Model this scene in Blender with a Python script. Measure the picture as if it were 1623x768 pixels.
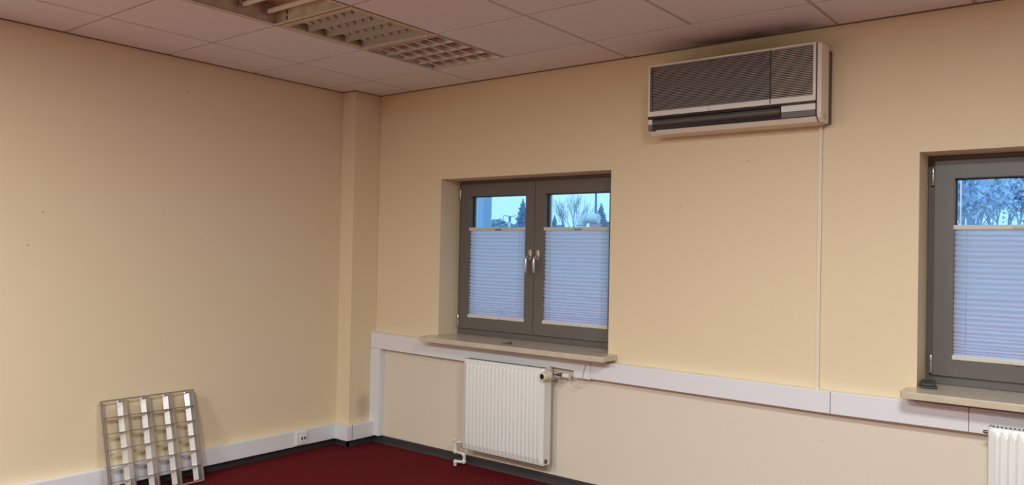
import bpy, bmesh, math, random
from mathutils import Vector, Matrix

for o in list(bpy.data.objects):
    bpy.data.objects.remove(o)
S = bpy.context.scene
C = S.collection
R = math.radians

# ------------------------------------------------------------------ camera
CAM = Vector((4.687, -4.116, 1.448))
AX = Vector((0.78562822, 0.6183849, 0.01970845))
AY = Vector((-0.00762666, -0.02217278, 0.99972506))
AF = Vector((-0.61865187, 0.78556253, 0.01270335))
FPX = 1256.31
cd = bpy.data.cameras.new('camera')
cd.sensor_fit = 'HORIZONTAL'; cd.sensor_width = 36.0; cd.lens = FPX * 36.0 / 1623.0
cd.clip_start = 0.05; cd.clip_end = 500
cam = bpy.data.objects.new('camera', cd); C.objects.link(cam)
m = Matrix((AX, AY, -AF)).transposed().to_4x4(); m.translation = CAM
cam.matrix_world = m
S.camera = cam

# ------------------------------------------------------------------ world: flat overcast sky, cool against the lamps inside
w = bpy.data.worlds.new('overcast_sky'); S.world = w; w.use_nodes = True
bgn = w.node_tree.nodes['Background']
bgn.inputs['Color'].default_value = (0.47, 0.90, 1.25, 1)
bgn.inputs['Strength'].default_value = 1.1

# ------------------------------------------------------------------ exposure
S.view_settings.view_transform = 'Standard'
S.view_settings.look = 'None'
S.view_settings.exposure = 0.07
S.view_settings.gamma = 1.0
S.view_settings.use_curve_mapping = False

# lit ceiling lamps of the room (their housings are built further down)
LAMP_COLOR = (0.90, 0.985, 1.0)
LAMPS = [  # centre x, y, watts
    (1.404, -4.92, 84.0),
    (3.204, -4.32, 116.0),
    (4.404, -2.52, 68.0),
]

# ------------------------------------------------------------------ helpers
H = 2.62
GA, GB = 0.504, 0.419          # first ceiling grid line from left wall / window wall


def px(x, y, Y):
    """world point on the plane y=Y seen at photograph position x, y"""
    d = AF + AX * ((x - 811.5) / FPX) - AY * ((y - 384) / FPX)
    return CAM + d * ((Y - CAM.y) / d.y)


class MB:
    def __init__(s):
        s.bm = bmesh.new()

    def box(s, a, b):
        x0, y0, z0 = [min(a[i], b[i]) for i in range(3)]
        x1, y1, z1 = [max(a[i], b[i]) for i in range(3)]
        v = [s.bm.verts.new(p) for p in ((x0, y0, z0), (x1, y0, z0), (x1, y1, z0), (x0, y1, z0),
                                         (x0, y0, z1), (x1, y0, z1), (x1, y1, z1), (x0, y1, z1))]
        for f in ((0, 3, 2, 1), (4, 5, 6, 7), (0, 1, 5, 4), (1, 2, 6, 5), (2, 3, 7, 6), (3, 0, 4, 7)):
            s.bm.faces.new([v[i] for i in f])
        return s

    def quad(s, *ps):
        s.bm.faces.new([s.bm.verts.new(p) for p in ps]); return s

    def prism(s, pts, axis, a, b):
        """closed 2D polygon pts extruded along axis ('x','y','z') from a to b"""
        def P(u, v, t):
            return {'x': (t, u, v), 'y': (u, t, v), 'z': (u, v, t)}[axis]
        A = [s.bm.verts.new(P(u, v, a)) for u, v in pts]
        B = [s.bm.verts.new(P(u, v, b)) for u, v in pts]
        n = len(pts)
        s.bm.faces.new(A); s.bm.faces.new(B[::-1])
        for i in range(n):
            j = (i + 1) % n
            s.bm.faces.new((A[j], A[i], B[i], B[j]))
        return s

    def tube(s, path, rad, n=10, cap=True):
        path = [Vector(p) for p in path]
        rads = rad if isinstance(rad, (list, tuple)) else [rad] * len(path)
        rings = []
        up = Vector((0.013, 0.021, 1)).normalized()
        for i, p in enumerate(path):
            if i == 0: d = path[1] - p
            elif i == len(path) - 1: d = p - path[i - 1]
            else: d = (path[i + 1] - p).normalized() + (p - path[i - 1]).normalized()
            d.normalize()
            a = d.cross(up)
            if a.length < 0.05: a = d.cross(Vector((1, 0, 0)))
            a.normalize(); b = d.cross(a)
            if i and rings:
                # keep orientation steady
                pass
            rings.append([s.bm.verts.new(p + (a * math.cos(2 * math.pi * k / n) + b * math.sin(2 * math.pi * k / n)) * rads[i]) for k in range(n)])
        for i in range(len(rings) - 1):
            # align ring i+1 to ring i
            r0, r1 = rings[i], rings[i + 1]
            best = min(range(n), key=lambda o: (r1[o].co - r0[0].co).length)
            r1 = r1[best:] + r1[:best]; rings[i + 1] = r1
            for k in range(n):
                s.bm.faces.new((r0[k], r0[(k + 1) % n], r1[(k + 1) % n], r1[k]))
        if cap:
            s.bm.faces.new(rings[0][::-1]); s.bm.faces.new(rings[-1])
        return s

    def lathe(s, prof, origin, axis, n=24):
        """prof: (radius, distance along axis)"""
        axis = Vector(axis).normalized(); o = Vector(origin)
        a = axis.orthogonal().normalized(); b = axis.cross(a)
        rings = []
        for r, t in prof:
            r = max(r, 1e-5)
            rings.append([s.bm.verts.new(o + axis * t + (a * math.cos(2 * math.pi * k / n) + b * math.sin(2 * math.pi * k / n)) * r) for k in range(n)])
        for r0, r1 in zip(rings, rings[1:]):
            for k in range(n):
                s.bm.faces.new((r0[k], r0[(k + 1) % n], r1[(k + 1) % n], r1[k]))
        s.bm.faces.new(rings[0][::-1]); s.bm.faces.new(rings[-1])
        return s

    def grid(s, xs, ys, fn):
        V = [[s.bm.verts.new(fn(x, y)) for x in xs] for y in ys]
        for j in range(len(ys) - 1):
            for i in range(len(xs) - 1):
                s.bm.faces.new((V[j][i], V[j][i + 1], V[j + 1][i + 1], V[j + 1][i]))
        return s

    def bevel(s, w, seg=2, ang=30):
        bmesh.ops.recalc_face_normals(s.bm, faces=s.bm.faces)
        es = [e for e in s.bm.edges if len(e.link_faces) == 2 and e.calc_face_angle(0) > R(ang)]
        bmesh.ops.bevel(s.bm, geom=es, offset=w, segments=seg, affect='EDGES', profile=0.6, clamp_overlap=True)
        return s

    def mesh(s, name, mat, smooth=None):
        bmesh.ops.recalc_face_normals(s.bm, faces=s.bm.faces)
        me = bpy.data.meshes.new(name)
        if smooth is not None:
            for f in s.bm.faces: f.smooth = True
            for e in s.bm.edges:
                if len(e.link_faces) == 2 and e.calc_face_angle(0) > R(smooth): e.smooth = False
        s.bm.to_mesh(me); s.bm.free()
        if mat: me.materials.append(mat)
        return me

    def build(s, name, mat, parent=None, smooth=None, loc=None):
        return link(name, s.mesh(name, mat, smooth), parent, loc)


def link(name, me, parent=None, loc=None):
    o = bpy.data.objects.new(name, me); C.objects.link(o)
    if parent: o.parent = parent
    if loc: o.location = loc
    return o


def empty(name, loc=(0, 0, 0), parent=None):
    o = bpy.data.objects.new(name, None); C.objects.link(o); o.location = loc
    o.empty_display_size = 0.1
    if parent: o.parent = parent
    return o


def tag(o, label=None, cat=None, group=None, kind=None):
    if label: o['label'] = label
    if cat: o['category'] = cat
    if group: o['group'] = group
    if kind: o['kind'] = kind
    return o


def copy_tree(o, parent=None):
    c = o.copy(); C.objects.link(c)
    if parent: c.parent = parent
    for ch in list(o.children): copy_tree(ch, c)
    return c


# ------------------------------------------------------------------ materials
def mat(name, col, rough=0.6, metal=0.0, spec=0.5, noise=None, bump=None, col2=None):
    """noise: (scale, amount towards col2); bump: (scale, strength, distance)"""
    M = bpy.data.materials.new(name); M.use_nodes = True
    nt = M.node_tree; b = nt.nodes['Principled BSDF']
    b.inputs['Base Color'].default_value = (*col, 1)
    b.inputs['Roughness'].default_value = rough
    b.inputs['Metallic'].default_value = metal
    b.inputs['Specular IOR Level'].default_value = spec
    tc = nt.nodes.new('ShaderNodeTexCoord')
    if noise:
        n = nt.nodes.new('ShaderNodeTexNoise'); n.inputs['Scale'].default_value = noise[0]; n.inputs['Detail'].default_value = 5
        nt.links.new(tc.outputs['Object'], n.inputs['Vector'])
        r = nt.nodes.new('ShaderNodeMapRange'); r.inputs['From Min'].default_value = 0.35; r.inputs['From Max'].default_value = 0.7
        r.inputs['To Max'].default_value = noise[1]
        nt.links.new(n.outputs['Fac'], r.inputs['Value'])
        mx = nt.nodes.new('ShaderNodeMix'); mx.data_type = 'RGBA'
        mx.inputs['A'].default_value = (*col, 1); mx.inputs['B'].default_value = (*(col2 or [c * 0.7 for c in col]), 1)
        nt.links.new(r.outputs['Result'], mx.inputs['Factor'])
        nt.links.new(mx.outputs['Result'], b.inputs['Base Color'])
    if bump:
        n2 = nt.nodes.new('ShaderNodeTexNoise'); n2.inputs['Scale'].default_value = bump[0]; n2.inputs['Detail'].default_value = 4
        nt.links.new(tc.outputs['Object'], n2.inputs['Vector'])
        bp = nt.nodes.new('ShaderNodeBump'); bp.inputs['Strength'].default_value = bump[1]; bp.inputs['Distance'].default_value = bump[2]
        nt.links.new(n2.outputs['Fac'], bp.inputs['Height']); nt.links.new(bp.outputs['Normal'], b.inputs['Normal'])
    return M


def add_patch(M, centre, radius, col, amount, nscale=9, pw=1.0):
    """soft colour patch in object space, ellipsoid of given centre and radii, broken up by noise"""
    nt = M.node_tree; b = nt.nodes['Principled BSDF']
    tc = nt.nodes.new('ShaderNodeTexCoord')
    mp = nt.nodes.new('ShaderNodeMapping'); mp.vector_type = 'POINT'
    mp.inputs['Scale'].default_value = [1 / r for r in radius]
    mp.inputs['Location'].default_value = [-c / r for c, r in zip(centre, radius)]
    nt.links.new(tc.outputs['Object'], mp.inputs['Vector'])
    ln = nt.nodes.new('ShaderNodeVectorMath'); ln.operation = 'LENGTH'
    nt.links.new(mp.outputs['Vector'], ln.inputs[0])
    n = nt.nodes.new('ShaderNodeTexNoise'); n.inputs['Scale'].default_value = nscale; n.inputs['Detail'].default_value = 4
    nt.links.new(tc.outputs['Object'], n.inputs['Vector'])
    ad = nt.nodes.new('ShaderNodeMath'); ad.operation = 'MULTIPLY_ADD'; ad.inputs[1].default_value = 0.7; 
    nt.links.new(n.outputs['Fac'], ad.inputs[0]); nt.links.new(ln.outputs['Value'], ad.inputs[2])
    r = nt.nodes.new('ShaderNodeMapRange'); r.interpolation_type = 'SMOOTHSTEP'
    r.inputs['From Min'].default_value = 0.35; r.inputs['From Max'].default_value = 1.35
    r.inputs['To Min'].default_value = amount; r.inputs['To Max'].default_value = 0
    nt.links.new(ad.outputs['Value'], r.inputs['Value'])
    mx = nt.nodes.new('ShaderNodeMix'); mx.data_type = 'RGBA'
    bc = b.inputs['Base Color']
    if bc.links: nt.links.new(bc.links[0].from_socket, mx.inputs['A'])
    else: mx.inputs['A'].default_value = bc.default_value
    mx.inputs['B'].default_value = (*col, 1)
    nt.links.new(r.outputs['Result'], mx.inputs['Factor'])
    nt.links.new(mx.outputs['Result'], bc)


WALL = (0.82, 0.675, 0.455)
M_wall_left = mat('cream_wall_paint_left', WALL, 0.75, spec=0.25, noise=(1.3, 0.25), col2=(0.80, 0.655, 0.43), bump=(160, 0.06, 0.002))
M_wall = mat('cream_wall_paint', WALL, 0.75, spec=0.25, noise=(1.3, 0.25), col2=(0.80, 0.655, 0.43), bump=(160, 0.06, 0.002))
M_pil = mat('cream_pilaster_paint', WALL, 0.75, spec=0.25, bump=(160, 0.06, 0.002))
M_wall_white = mat('off_white_wall_paint', (0.84, 0.79, 0.70), 0.75, spec=0.25, bump=(160, 0.06, 0.002))
M_carpet = mat('dark_red_carpet', (0.145, 0.010, 0.013), 0.95, spec=0.1, noise=(40, 0.5), col2=(0.085, 0.006, 0.009), bump=(450, 0.5, 0.004))
M_tile = mat('white_mineral_ceiling_tile', (0.83, 0.84, 0.86), 0.9, spec=0.15, noise=(130, 0.25), col2=(0.71, 0.71, 0.72), bump=(170, 0.35, 0.003))
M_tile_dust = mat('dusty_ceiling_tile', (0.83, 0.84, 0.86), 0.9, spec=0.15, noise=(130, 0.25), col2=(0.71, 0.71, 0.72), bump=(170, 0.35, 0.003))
M_rail = mat('ceiling_grid_grey', (0.55, 0.50, 0.47), 0.5)
M_void = mat('ceiling_void_grey', (0.12, 0.11, 0.10), 0.9)
M_trunk = mat('white_plastic_trunking', (0.81, 0.80, 0.82), 0.38)
M_white = mat('white_plastic', (0.82, 0.82, 0.82), 0.35)
M_base = mat('dark_grey_vinyl_skirting', (0.045, 0.042, 0.044), 0.35)
M_frame = mat('grey_brown_window_frame', (0.145, 0.128, 0.115), 0.42, noise=(60, 0.12))
M_gasket = mat('black_rubber', (0.012, 0.012, 0.014), 0.5)
M_silver = mat('satin_silver', (0.62, 0.60, 0.57), 0.32, metal=0.9)
M_steel = mat('dark_steel', (0.25, 0.24, 0.23), 0.35, metal=0.9)
M_sill = mat('beige_marble', (0.66, 0.56, 0.42), 0.22, noise=(16, 0.6), col2=(0.52, 0.44, 0.33))
M_railw = mat('blind_rail_cream', (0.70, 0.66, 0.58), 0.4)
M_cord = mat('blind_cord_grey', (0.45, 0.45, 0.48), 0.7)
M_rad = mat('white_radiator_enamel', (0.84, 0.83, 0.79), 0.3)
M_raddark = mat('radiator_inside_dark', (0.06, 0.055, 0.05), 0.7)
M_ivory = mat('ivory_plastic', (0.80, 0.72, 0.55), 0.4)
M_black = mat('black_plastic', (0.012, 0.012, 0.014), 0.3)
M_pipe = mat('cream_painted_pipe', (0.78, 0.74, 0.66), 0.4)
M_acbody = mat('aged_cream_plastic', (0.80, 0.72, 0.60), 0.42)
M_acfront = mat('light_grey_plastic', (0.80, 0.76, 0.70), 0.42)
M_slat = mat('grey_grille_slat', (0.48, 0.44, 0.41), 0.5)
M_slat2 = mat('warm_grille_slat', (0.66, 0.58, 0.48), 0.5)
M_dark = mat('dark_recess', (0.02, 0.019, 0.018), 0.7)
M_flap = mat('dark_bronze_flap', (0.10, 0.09, 0.075), 0.3)
M_gap_shade = mat('shadow_gap_brown', (0.24, 0.16, 0.10), 0.6)  # shade of the gap between ceiling and wall put into the colour
M_brown = mat('brown_back_plate', (0.13, 0.08, 0.05), 0.6)
M_acgrey = mat('mid_grey_band', (0.16, 0.15, 0.14), 0.45)
M_acwhite = mat('pale_band', (0.80, 0.78, 0.73), 0.4)
M_led = mat('red_indicator', (0.5, 0.08, 0.05), 0.4)
M_fix = mat('cream_enamel_housing', (0.74, 0.66, 0.50), 0.45)
M_fixdirty = mat('dusty_cream_enamel_housing', (0.74, 0.66, 0.50), 0.5, noise=(14, 0.6), col2=(0.42, 0.34, 0.24))
M_alu = mat('satin_aluminium_louvre', (0.72, 0.70, 0.67), 0.30, metal=1.0)
M_mirror = mat('mirror_aluminium_louvre', (0.86, 0.80, 0.72), 0.30, metal=1.0)
M_satin = mat('satin_grey_louvre', (0.36, 0.33, 0.30), 0.45, metal=0.5)
M_blade = mat('pale_louvre_blade', (0.92, 0.89, 0.80), 0.4)
M_bladem = mat('mirror_louvre_blade', (0.62, 0.58, 0.62), 0.18, metal=1.0)
M_edge = mat('aluminium_edge', (0.40, 0.37, 0.35), 0.4, metal=0.9)
M_tubeoff = mat('unlit_fluorescent_tube', (0.80, 0.77, 0.68), 0.25)
M_tubecap = mat('tube_holder', (0.55, 0.48, 0.38), 0.5, noise=(60, 0.8), col2=(0.08, 0.06, 0.05))
M_devgrey = mat('charcoal_plastic', (0.055, 0.052, 0.05), 0.45)
M_conduit = mat('cream_conduit', (0.80, 0.70, 0.55), 0.5)
M_wire = mat('beige_wire', (0.70, 0.62, 0.50), 0.5)
M_hole = mat('socket_hole', (0.03, 0.03, 0.03), 0.6)

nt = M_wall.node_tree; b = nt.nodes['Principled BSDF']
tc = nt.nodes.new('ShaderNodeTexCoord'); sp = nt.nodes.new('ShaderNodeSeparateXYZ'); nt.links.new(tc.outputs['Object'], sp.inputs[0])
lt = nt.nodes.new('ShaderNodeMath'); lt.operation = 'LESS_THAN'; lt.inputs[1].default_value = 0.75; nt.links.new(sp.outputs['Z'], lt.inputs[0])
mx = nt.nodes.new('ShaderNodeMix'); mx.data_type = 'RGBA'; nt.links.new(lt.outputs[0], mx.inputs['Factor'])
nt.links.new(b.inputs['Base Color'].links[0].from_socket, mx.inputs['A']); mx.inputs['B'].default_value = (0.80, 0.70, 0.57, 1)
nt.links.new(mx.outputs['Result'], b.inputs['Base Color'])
# soft patches: soot above the air conditioner, scuff on the pilaster, specks on the walls
add_patch(M_wall, (3.0, 0.0, H - 0.07), (0.62, 0.3, 0.10), (0.42, 0.30, 0.12), 0.75, 7)
add_patch(M_wall, (0.02, 0, H - 0.05), (1.6, 0.3, 0.2), (0.72, 0.50, 0.24), 0.55, 4)  # yellow-brown tone along the ceiling, strongest at the left corner
for sx, sy in ((1185, 255), (1080, 327), (1302, 697)):
    P = px(sx, sy, 0); add_patch(M_wall, P, (0.009, 0.05, 0.008), (0.40, 0.28, 0.18), 0.6, 30)
for sx, sy in ((298, 146), (68, 336), (44, 388)):
    d = AF + AX * ((sx - 811.5) / FPX) - AY * ((sy - 384) / FPX); P = CAM + d * (-CAM.x / d.x)
    add_patch(M_wall_left, P, (0.05, 0.010, 0.009), (0.30, 0.20, 0.11), 0.75, 30)
add_patch(M_pil, (0.1434, -0.11, 0.27), (0.05, 0.10, 0.17), (0.30, 0.23, 0.16), 0.45, 12)

# translucent pleated fabric
M_fab = bpy.data.materials.new('white_pleated_fabric'); M_fab.use_nodes = True
nt = M_fab.node_tree; nt.nodes.remove(nt.nodes['Principled BSDF'])
out = nt.nodes['Material Output']
df = nt.nodes.new('ShaderNodeBsdfDiffuse'); df.inputs['Color'].default_value = (0.72, 0.78, 0.92, 1)
tr = nt.nodes.new('ShaderNodeBsdfTranslucent'); tr.inputs['Color'].default_value = (0.95, 0.90, 1.0, 1)
tc = nt.nodes.new('ShaderNodeTexCoord'); mp = nt.nodes.new('ShaderNodeMapping'); mp.inputs['Scale'].default_value = (5, 5, 110)
ns = nt.nodes.new('ShaderNodeTexNoise'); ns.inputs['Scale'].default_value = 1.0; ns.inputs['Detail'].default_value = 4
nt.links.new(tc.outputs['Object'], mp.inputs['Vector']); nt.links.new(mp.outputs['Vector'], ns.inputs['Vector'])
rp = nt.nodes.new('ShaderNodeMapRange'); rp.inputs['From Min'].default_value = 0.3; rp.inputs['From Max'].default_value = 0.7
rp.inputs['To Min'].default_value = 0.72; rp.inputs['To Max'].default_value = 0.84
nt.links.new(ns.outputs['Fac'], rp.inputs['Value'])
mx = nt.nodes.new('ShaderNodeMixShader')
nt.links.new(rp.outputs['Result'], mx.inputs['Fac'])
nt.links.new(df.outputs['BSDF'], mx.inputs[1]); nt.links.new(tr.outputs['BSDF'], mx.inputs[2])
nt.links.new(mx.outputs['Shader'], out.inputs['Surface'])

# window glass: clear with a fresnel reflection
M_glass = bpy.data.materials.new('window_glass'); M_glass.use_nodes = True
nt = M_glass.node_tree; nt.nodes.remove(nt.nodes['Principled BSDF']); out = nt.nodes['Material Output']
tr = nt.nodes.new('ShaderNodeBsdfTransparent'); tr.inputs['Color'].default_value = (0.94, 0.97, 1.0, 1)
gl = nt.nodes.new('ShaderNodeBsdfGlossy'); gl.inputs['Roughness'].default_value = 0.01
fr = nt.nodes.new('ShaderNodeFresnel'); fr.inputs['IOR'].default_value = 1.3
mx = nt.nodes.new('ShaderNodeMixShader')
nt.links.new(fr.outputs['Fac'], mx.inputs['Fac']); nt.links.new(tr.outputs['BSDF'], mx.inputs[1]); nt.links.new(gl.outputs['BSDF'], mx.inputs[2])
nt.links.new(mx.outputs['Shader'], out.inputs['Surface'])

M_lit = bpy.data.materials.new('lit_fluorescent_tube'); M_lit.use_nodes = True
b = M_lit.node_tree.nodes['Principled BSDF']; b.inputs['Emission Color'].default_value = (*LAMP_COLOR, 1); b.inputs['Emission Strength'].default_value = 3.0

# ------------------------------------------------------------------ room shell
RX, RY = 7.4, -7.3
floor = MB().box((-0.2, RY - 0.2, -0.12), (RX + 0.2, 0.4, 0)).build('floor', M_carpet); tag(floor, 'dark red carpet floor', kind='structure')
WX = [(0.794, 2.197), (3.882, 5.285)]
WZ0, WZ1 = 0.819, 1.959


def wall_with_openings(name, xs0, xs1, z0, z1, y0, y1, openings, oz0, oz1, material):
    xs = sorted({xs0, xs1, *[v for o in openings for v in o]}); zs = [z0, oz0, oz1, z1]
    B = MB()
    V = {}
    def vert(x, y, z):
        k = (round(x, 5), round(y, 5), round(z, 5))
        if k not in V: V[k] = B.bm.verts.new(k)
        return V[k]
    def hole(i, j):
        return j == 1 and any(abs(xs[i] - o[0]) < 1e-6 for o in openings)
    for i in range(len(xs) - 1):
        for j in range(3):
            a, b_, c, d = xs[i], xs[i + 1], zs[j], zs[j + 1]
            if hole(i, j):
                for (p, q) in (((a, c), (a, d)), ((b_, c), (b_, d)), ((a, c), (b_, c)), ((a, d), (b_, d))):
                    B.bm.faces.new((vert(p[0], y0, p[1]), vert(q[0], y0, q[1]), vert(q[0], y1, q[1]), vert(p[0], y1, p[1])))
                continue
            for y in (y0, y1):
                B.bm.faces.new((vert(a, y, c), vert(b_, y, c), vert(b_, y, d), vert(a, y, d)))
    for i in range(len(xs) - 1):
        for z in (z0, z1):
            B.bm.faces.new((vert(xs[i], y0, z), vert(xs[i + 1], y0, z), vert(xs[i + 1], y1, z), vert(xs[i], y1, z)))
    for j in range(3):
        for x in (xs0, xs1):
            B.bm.faces.new((vert(x, y0, zs[j]), vert(x, y0, zs[j + 1]), vert(x, y1, zs[j + 1]), vert(x, y1, zs[j])))
    return B.build(name, material)


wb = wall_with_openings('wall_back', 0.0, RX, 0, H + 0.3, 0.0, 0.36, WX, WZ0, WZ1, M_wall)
tag(wb, 'cream painted wall with the two windows', kind='structure')
wl = MB().box((-0.25, RY, 0), (0, 0.36, H + 0.3)).build('wall_left', M_wall_left); tag(wl, 'bare cream painted wall on the left', kind='structure')
PW, PL = 0.1434, 0.2513
MB().box((0, -PL, 0), (PW, 0.0, H + 0.1)).bevel(0.006, 3).build('pilaster', M_pil, wl)
wr = MB().box((RX, RY, 0), (RX + 0.2, 0.36, H + 0.3)).build('wall_right', M_wall_white); tag(wr, 'off-white painted wall on the right', kind='structure')
wf = MB().box((-0.25, RY - 0.2, 0), (RX + 0.2, RY, H + 0.3)).build('wall_front', M_wall_white); tag(wf, 'off-white painted wall behind the viewpoint', kind='structure')

# ---- suspended ceiling: slab above, grid rails, single tiles
ceil = MB().box((-0.2, RY - 0.1, H + 0.2), (RX + 0.1, 0.3, H + 0.28)).build('ceiling', M_void)
tag(ceil, 'suspended ceiling of white mineral tiles in a square grid', kind='structure')
NV = int((RX - GA) / 0.6) + 1
NU = int((-RY - GB) / 0.6) + 1
vx = [0.0] + [GA + 0.6 * i for i in range(NV)] + [RX]
uy = [0.0] + [-(GB + 0.6 * i) for i in range(NU)] + [RY]
# cells: (i, j) between vx[i]..vx[i+1], uy[j]..uy[j+1]; lamps occupy some
LAMPCELLS = {(2, 1): 'mirror', (2, 2): 'satin', (2, 3): 'open'}
for lx, ly, lw in LAMPS:
    i = max(k for k in range(len(vx) - 1) if vx[k] < lx); j = max(k for k in range(len(uy) - 1) if uy[k] > ly)
    LAMPCELLS[(i, j)] = 'lit'
wide = {(2, 0): 2, (4, 0): 2}          # strips by the window wall that span two modules
skip = {(3, 0), (5, 0)}
tilecache = {}
for i in range(len(vx) - 1):
    for j in range(len(uy) - 1):
        if (i, j) in LAMPCELLS or (i, j) in skip: continue
        x0, x1 = vx[i], vx[i + wide.get((i, j), 1)]
        y0, y1 = uy[j], uy[j + 1]
        g = 0.0095
        if i == 0 and j == 0:
            # corner tile cut round the pilaster
            B = MB().prism([(PW + 0.016, -0.016), (x1 - g, -0.016), (x1 - g, y1 + g), (0.016, y1 + g), (0.016, -PL - 0.016), (PW + 0.016, -PL - 0.016)], 'z', H, H + 0.016)
            B.build('ceiling_tile', M_tile, ceil); continue
        ax = 0.016 if i == 0 else g
        bx = 0.016 if i + wide.get((i, j), 1) == len(vx) - 1 else g
        ay = 0.016 if j == 0 else g
        by = 0.016 if j == len(uy) - 2 else g
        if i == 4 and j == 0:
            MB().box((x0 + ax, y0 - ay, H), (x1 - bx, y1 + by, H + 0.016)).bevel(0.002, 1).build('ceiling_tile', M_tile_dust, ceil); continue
        key = (round(x1 - x0, 3), round(y1 - y0, 3), ax, bx, ay, by)
        if key not in tilecache:
            tilecache[key] = MB().box((ax, -ay, 0), (x1 - x0 - bx, y1 - y0 + by, 0.016)).bevel(0.002, 1).mesh('ceiling_tile', M_tile)
        link('ceiling_tile', tilecache[key], ceil, (x0, y0, H))
add_patch(M_tile_dust, (3.02, -0.02, H), (0.60, 0.22, 0.3), (0.10, 0.085, 0.075), 0.9, 6)
for i, x in enumerate(vx[1:-1], 1):
    top = uy[1] if i in (3, 5) else 0.0
    MB().box((x - 0.011, RY, H + 0.004), (x + 0.011, top, H + 0.012)).box((x - 0.0015, RY, H + 0.012), (x + 0.0015, top, H + 0.045)).build('grid_rail', M_rail, ceil)
for y in uy[1:-1]:
    MB().box((0, y - 0.011, H + 0.0045), (RX, y + 0.011, H + 0.0125)).box((0, y - 0.0015, H + 0.0125), (RX, y + 0.0015, H + 0.045)).build('grid_rail', M_rail, ceil)
# wall angles, in dark brown that paints in the shadow gap at the ceiling edge
MB().box((PW, -0.024, H + 0.011), (RX, 0, H + 0.015)).box((PW, -0.003, H - 0.003), (RX, 0, H + 0.011)).build('wall_angle_shade', M_gap_shade, ceil)
MB().box((0, RY, H + 0.011), (0.024, -PL, H + 0.015)).box((0, RY, H - 0.003), (0.003, -PL, H + 0.011)).build('wall_angle_shade', M_gap_shade, ceil)
MB().box((0, -PL - 0.024, H + 0.011), (PW + 0.024, -PL, H + 0.015)).box((PW, -PL, H + 0.011), (PW + 0.024, 0, H + 0.015)).box((0, -PL - 0.003, H - 0.003), (PW + 0.003, -PL, H + 0.011)).box((PW, -PL, H - 0.003), (PW + 0.003, 0, H + 0.011)).build('wall_angle_shade', M_gap_shade, ceil)

# ---- skirting
def skirt(name, pts_prof, axis, a, b, kind='structure'):
    o = MB().prism(pts_prof, axis, a, b).build(name, M_base); tag(o, kind=kind); return o
skirt('baseboard_back', [(-0.0, 0), (-0.020, 0), (-0.016, 0.008), (-0.012, 0.030), (-0.010, 0.050), (-0.004, 0.056), (0, 0.056)], 'x', PW, RX)['label'] = 'dark grey vinyl skirting under the window wall'
o = MB().box((0, RY, 0), (0.014, -PL, 0.052)).box((0, -PL - 0.014, 0), (PW + 0.014, -PL, 0.052)).box((PW, -PL - 0.014, 0), (PW + 0.014, -0.012, 0.052)).build('baseboard_left', M_base)
tag(o, 'dark skirting below the white trunking on the left wall', kind='structure')

# ------------------------------------------------------------------ windows
YF = 0.20            # face of the fixed frame
YS = 0.182           # face of the sash


def frame_ring(x0, x1, z0, z1, wl_, wr_, wb_, wt_, y0, y1, bev=0.004):
    """rectangular ring with mitred-looking continuous faces"""
    B = MB()
    xs = [x0, x0 + wl_, x1 - wr_, x1]; zs = [z0, z0 + wb_, z1 - wt_, z1]
    V = {(i, j, k): B.bm.verts.new((xs[i], (y0, y1)[k], zs[j])) for i in range(4) for j in range(4) for k in range(2)}
    for i in range(3):
        for j in range(3):
            if i == 1 and j == 1: continue
            for k in range(2):
                B.bm.faces.new([V[(i, j, k)], V[(i + 1, j, k)], V[(i + 1, j + 1, k)], V[(i, j + 1, k)]])
    for a in range(3):
        for (p, q) in (((a, 0), (a + 1, 0)), ((a, 3), (a + 1, 3)), ((0, a), (0, a + 1)), ((3, a), (3, a + 1))):
            B.bm.faces.new([V[(*p, 0)], V[(*q, 0)], V[(*q, 1)], V[(*p, 1)]])
    for (p, q) in (((1, 1), (2, 1)), ((1, 2), (2, 2)), ((1, 1), (1, 2)), ((2, 1), (2, 2))):
        B.bm.faces.new([V[(*p, 0)], V[(*q, 0)], V[(*q, 1)], V[(*p, 1)]])
    return B.bevel(bev, 2, 60)


def make_handle(parent, x, z):
    h = MB()
    pts = []
    for k in range(16):   # oval rose
        a = 2 * math.pi * k / 16
        pts.append((x + 0.0135 * math.copysign(abs(math.cos(a)) ** 0.6, math.cos(a)), z + 0.035 * math.copysign(abs(math.sin(a)) ** 0.6, math.sin(a))))
    h.prism(pts, 'y', YS - 0.011, YS)
    h.bevel(0.003, 2, 50)
    y0 = YS - 0.010
    h.tube([(x, y0, z - 0.012), (x, y0 - 0.022, z - 0.012), (x, y0 - 0.036, z - 0.018), (x, y0 - 0.043, z - 0.034), (x, y0 - 0.043, z - 0.075), (x, y0 - 0.041, z - 0.110), (x, y0 - 0.040, z - 0.122)],
           [0.0095, 0.0095, 0.0105, 0.0105, 0.0095, 0.0090, 0.0070], 12)
    return h.build('handle', M_silver, parent, smooth=40)


def make_hinge(parent, x, z):
    B = MB().lathe([(0.006, 0), (0.0075, 0.002), (0.0075, 0.052), (0.005, 0.054), (0.005, 0.058), (0.0075, 0.060), (0.0075, 0.086), (0.006, 0.088)], (x, YS - 0.004, z), (0, 0, 1), 12)
    return B.build('hinge', M_silver, parent, smooth=40)


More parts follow.
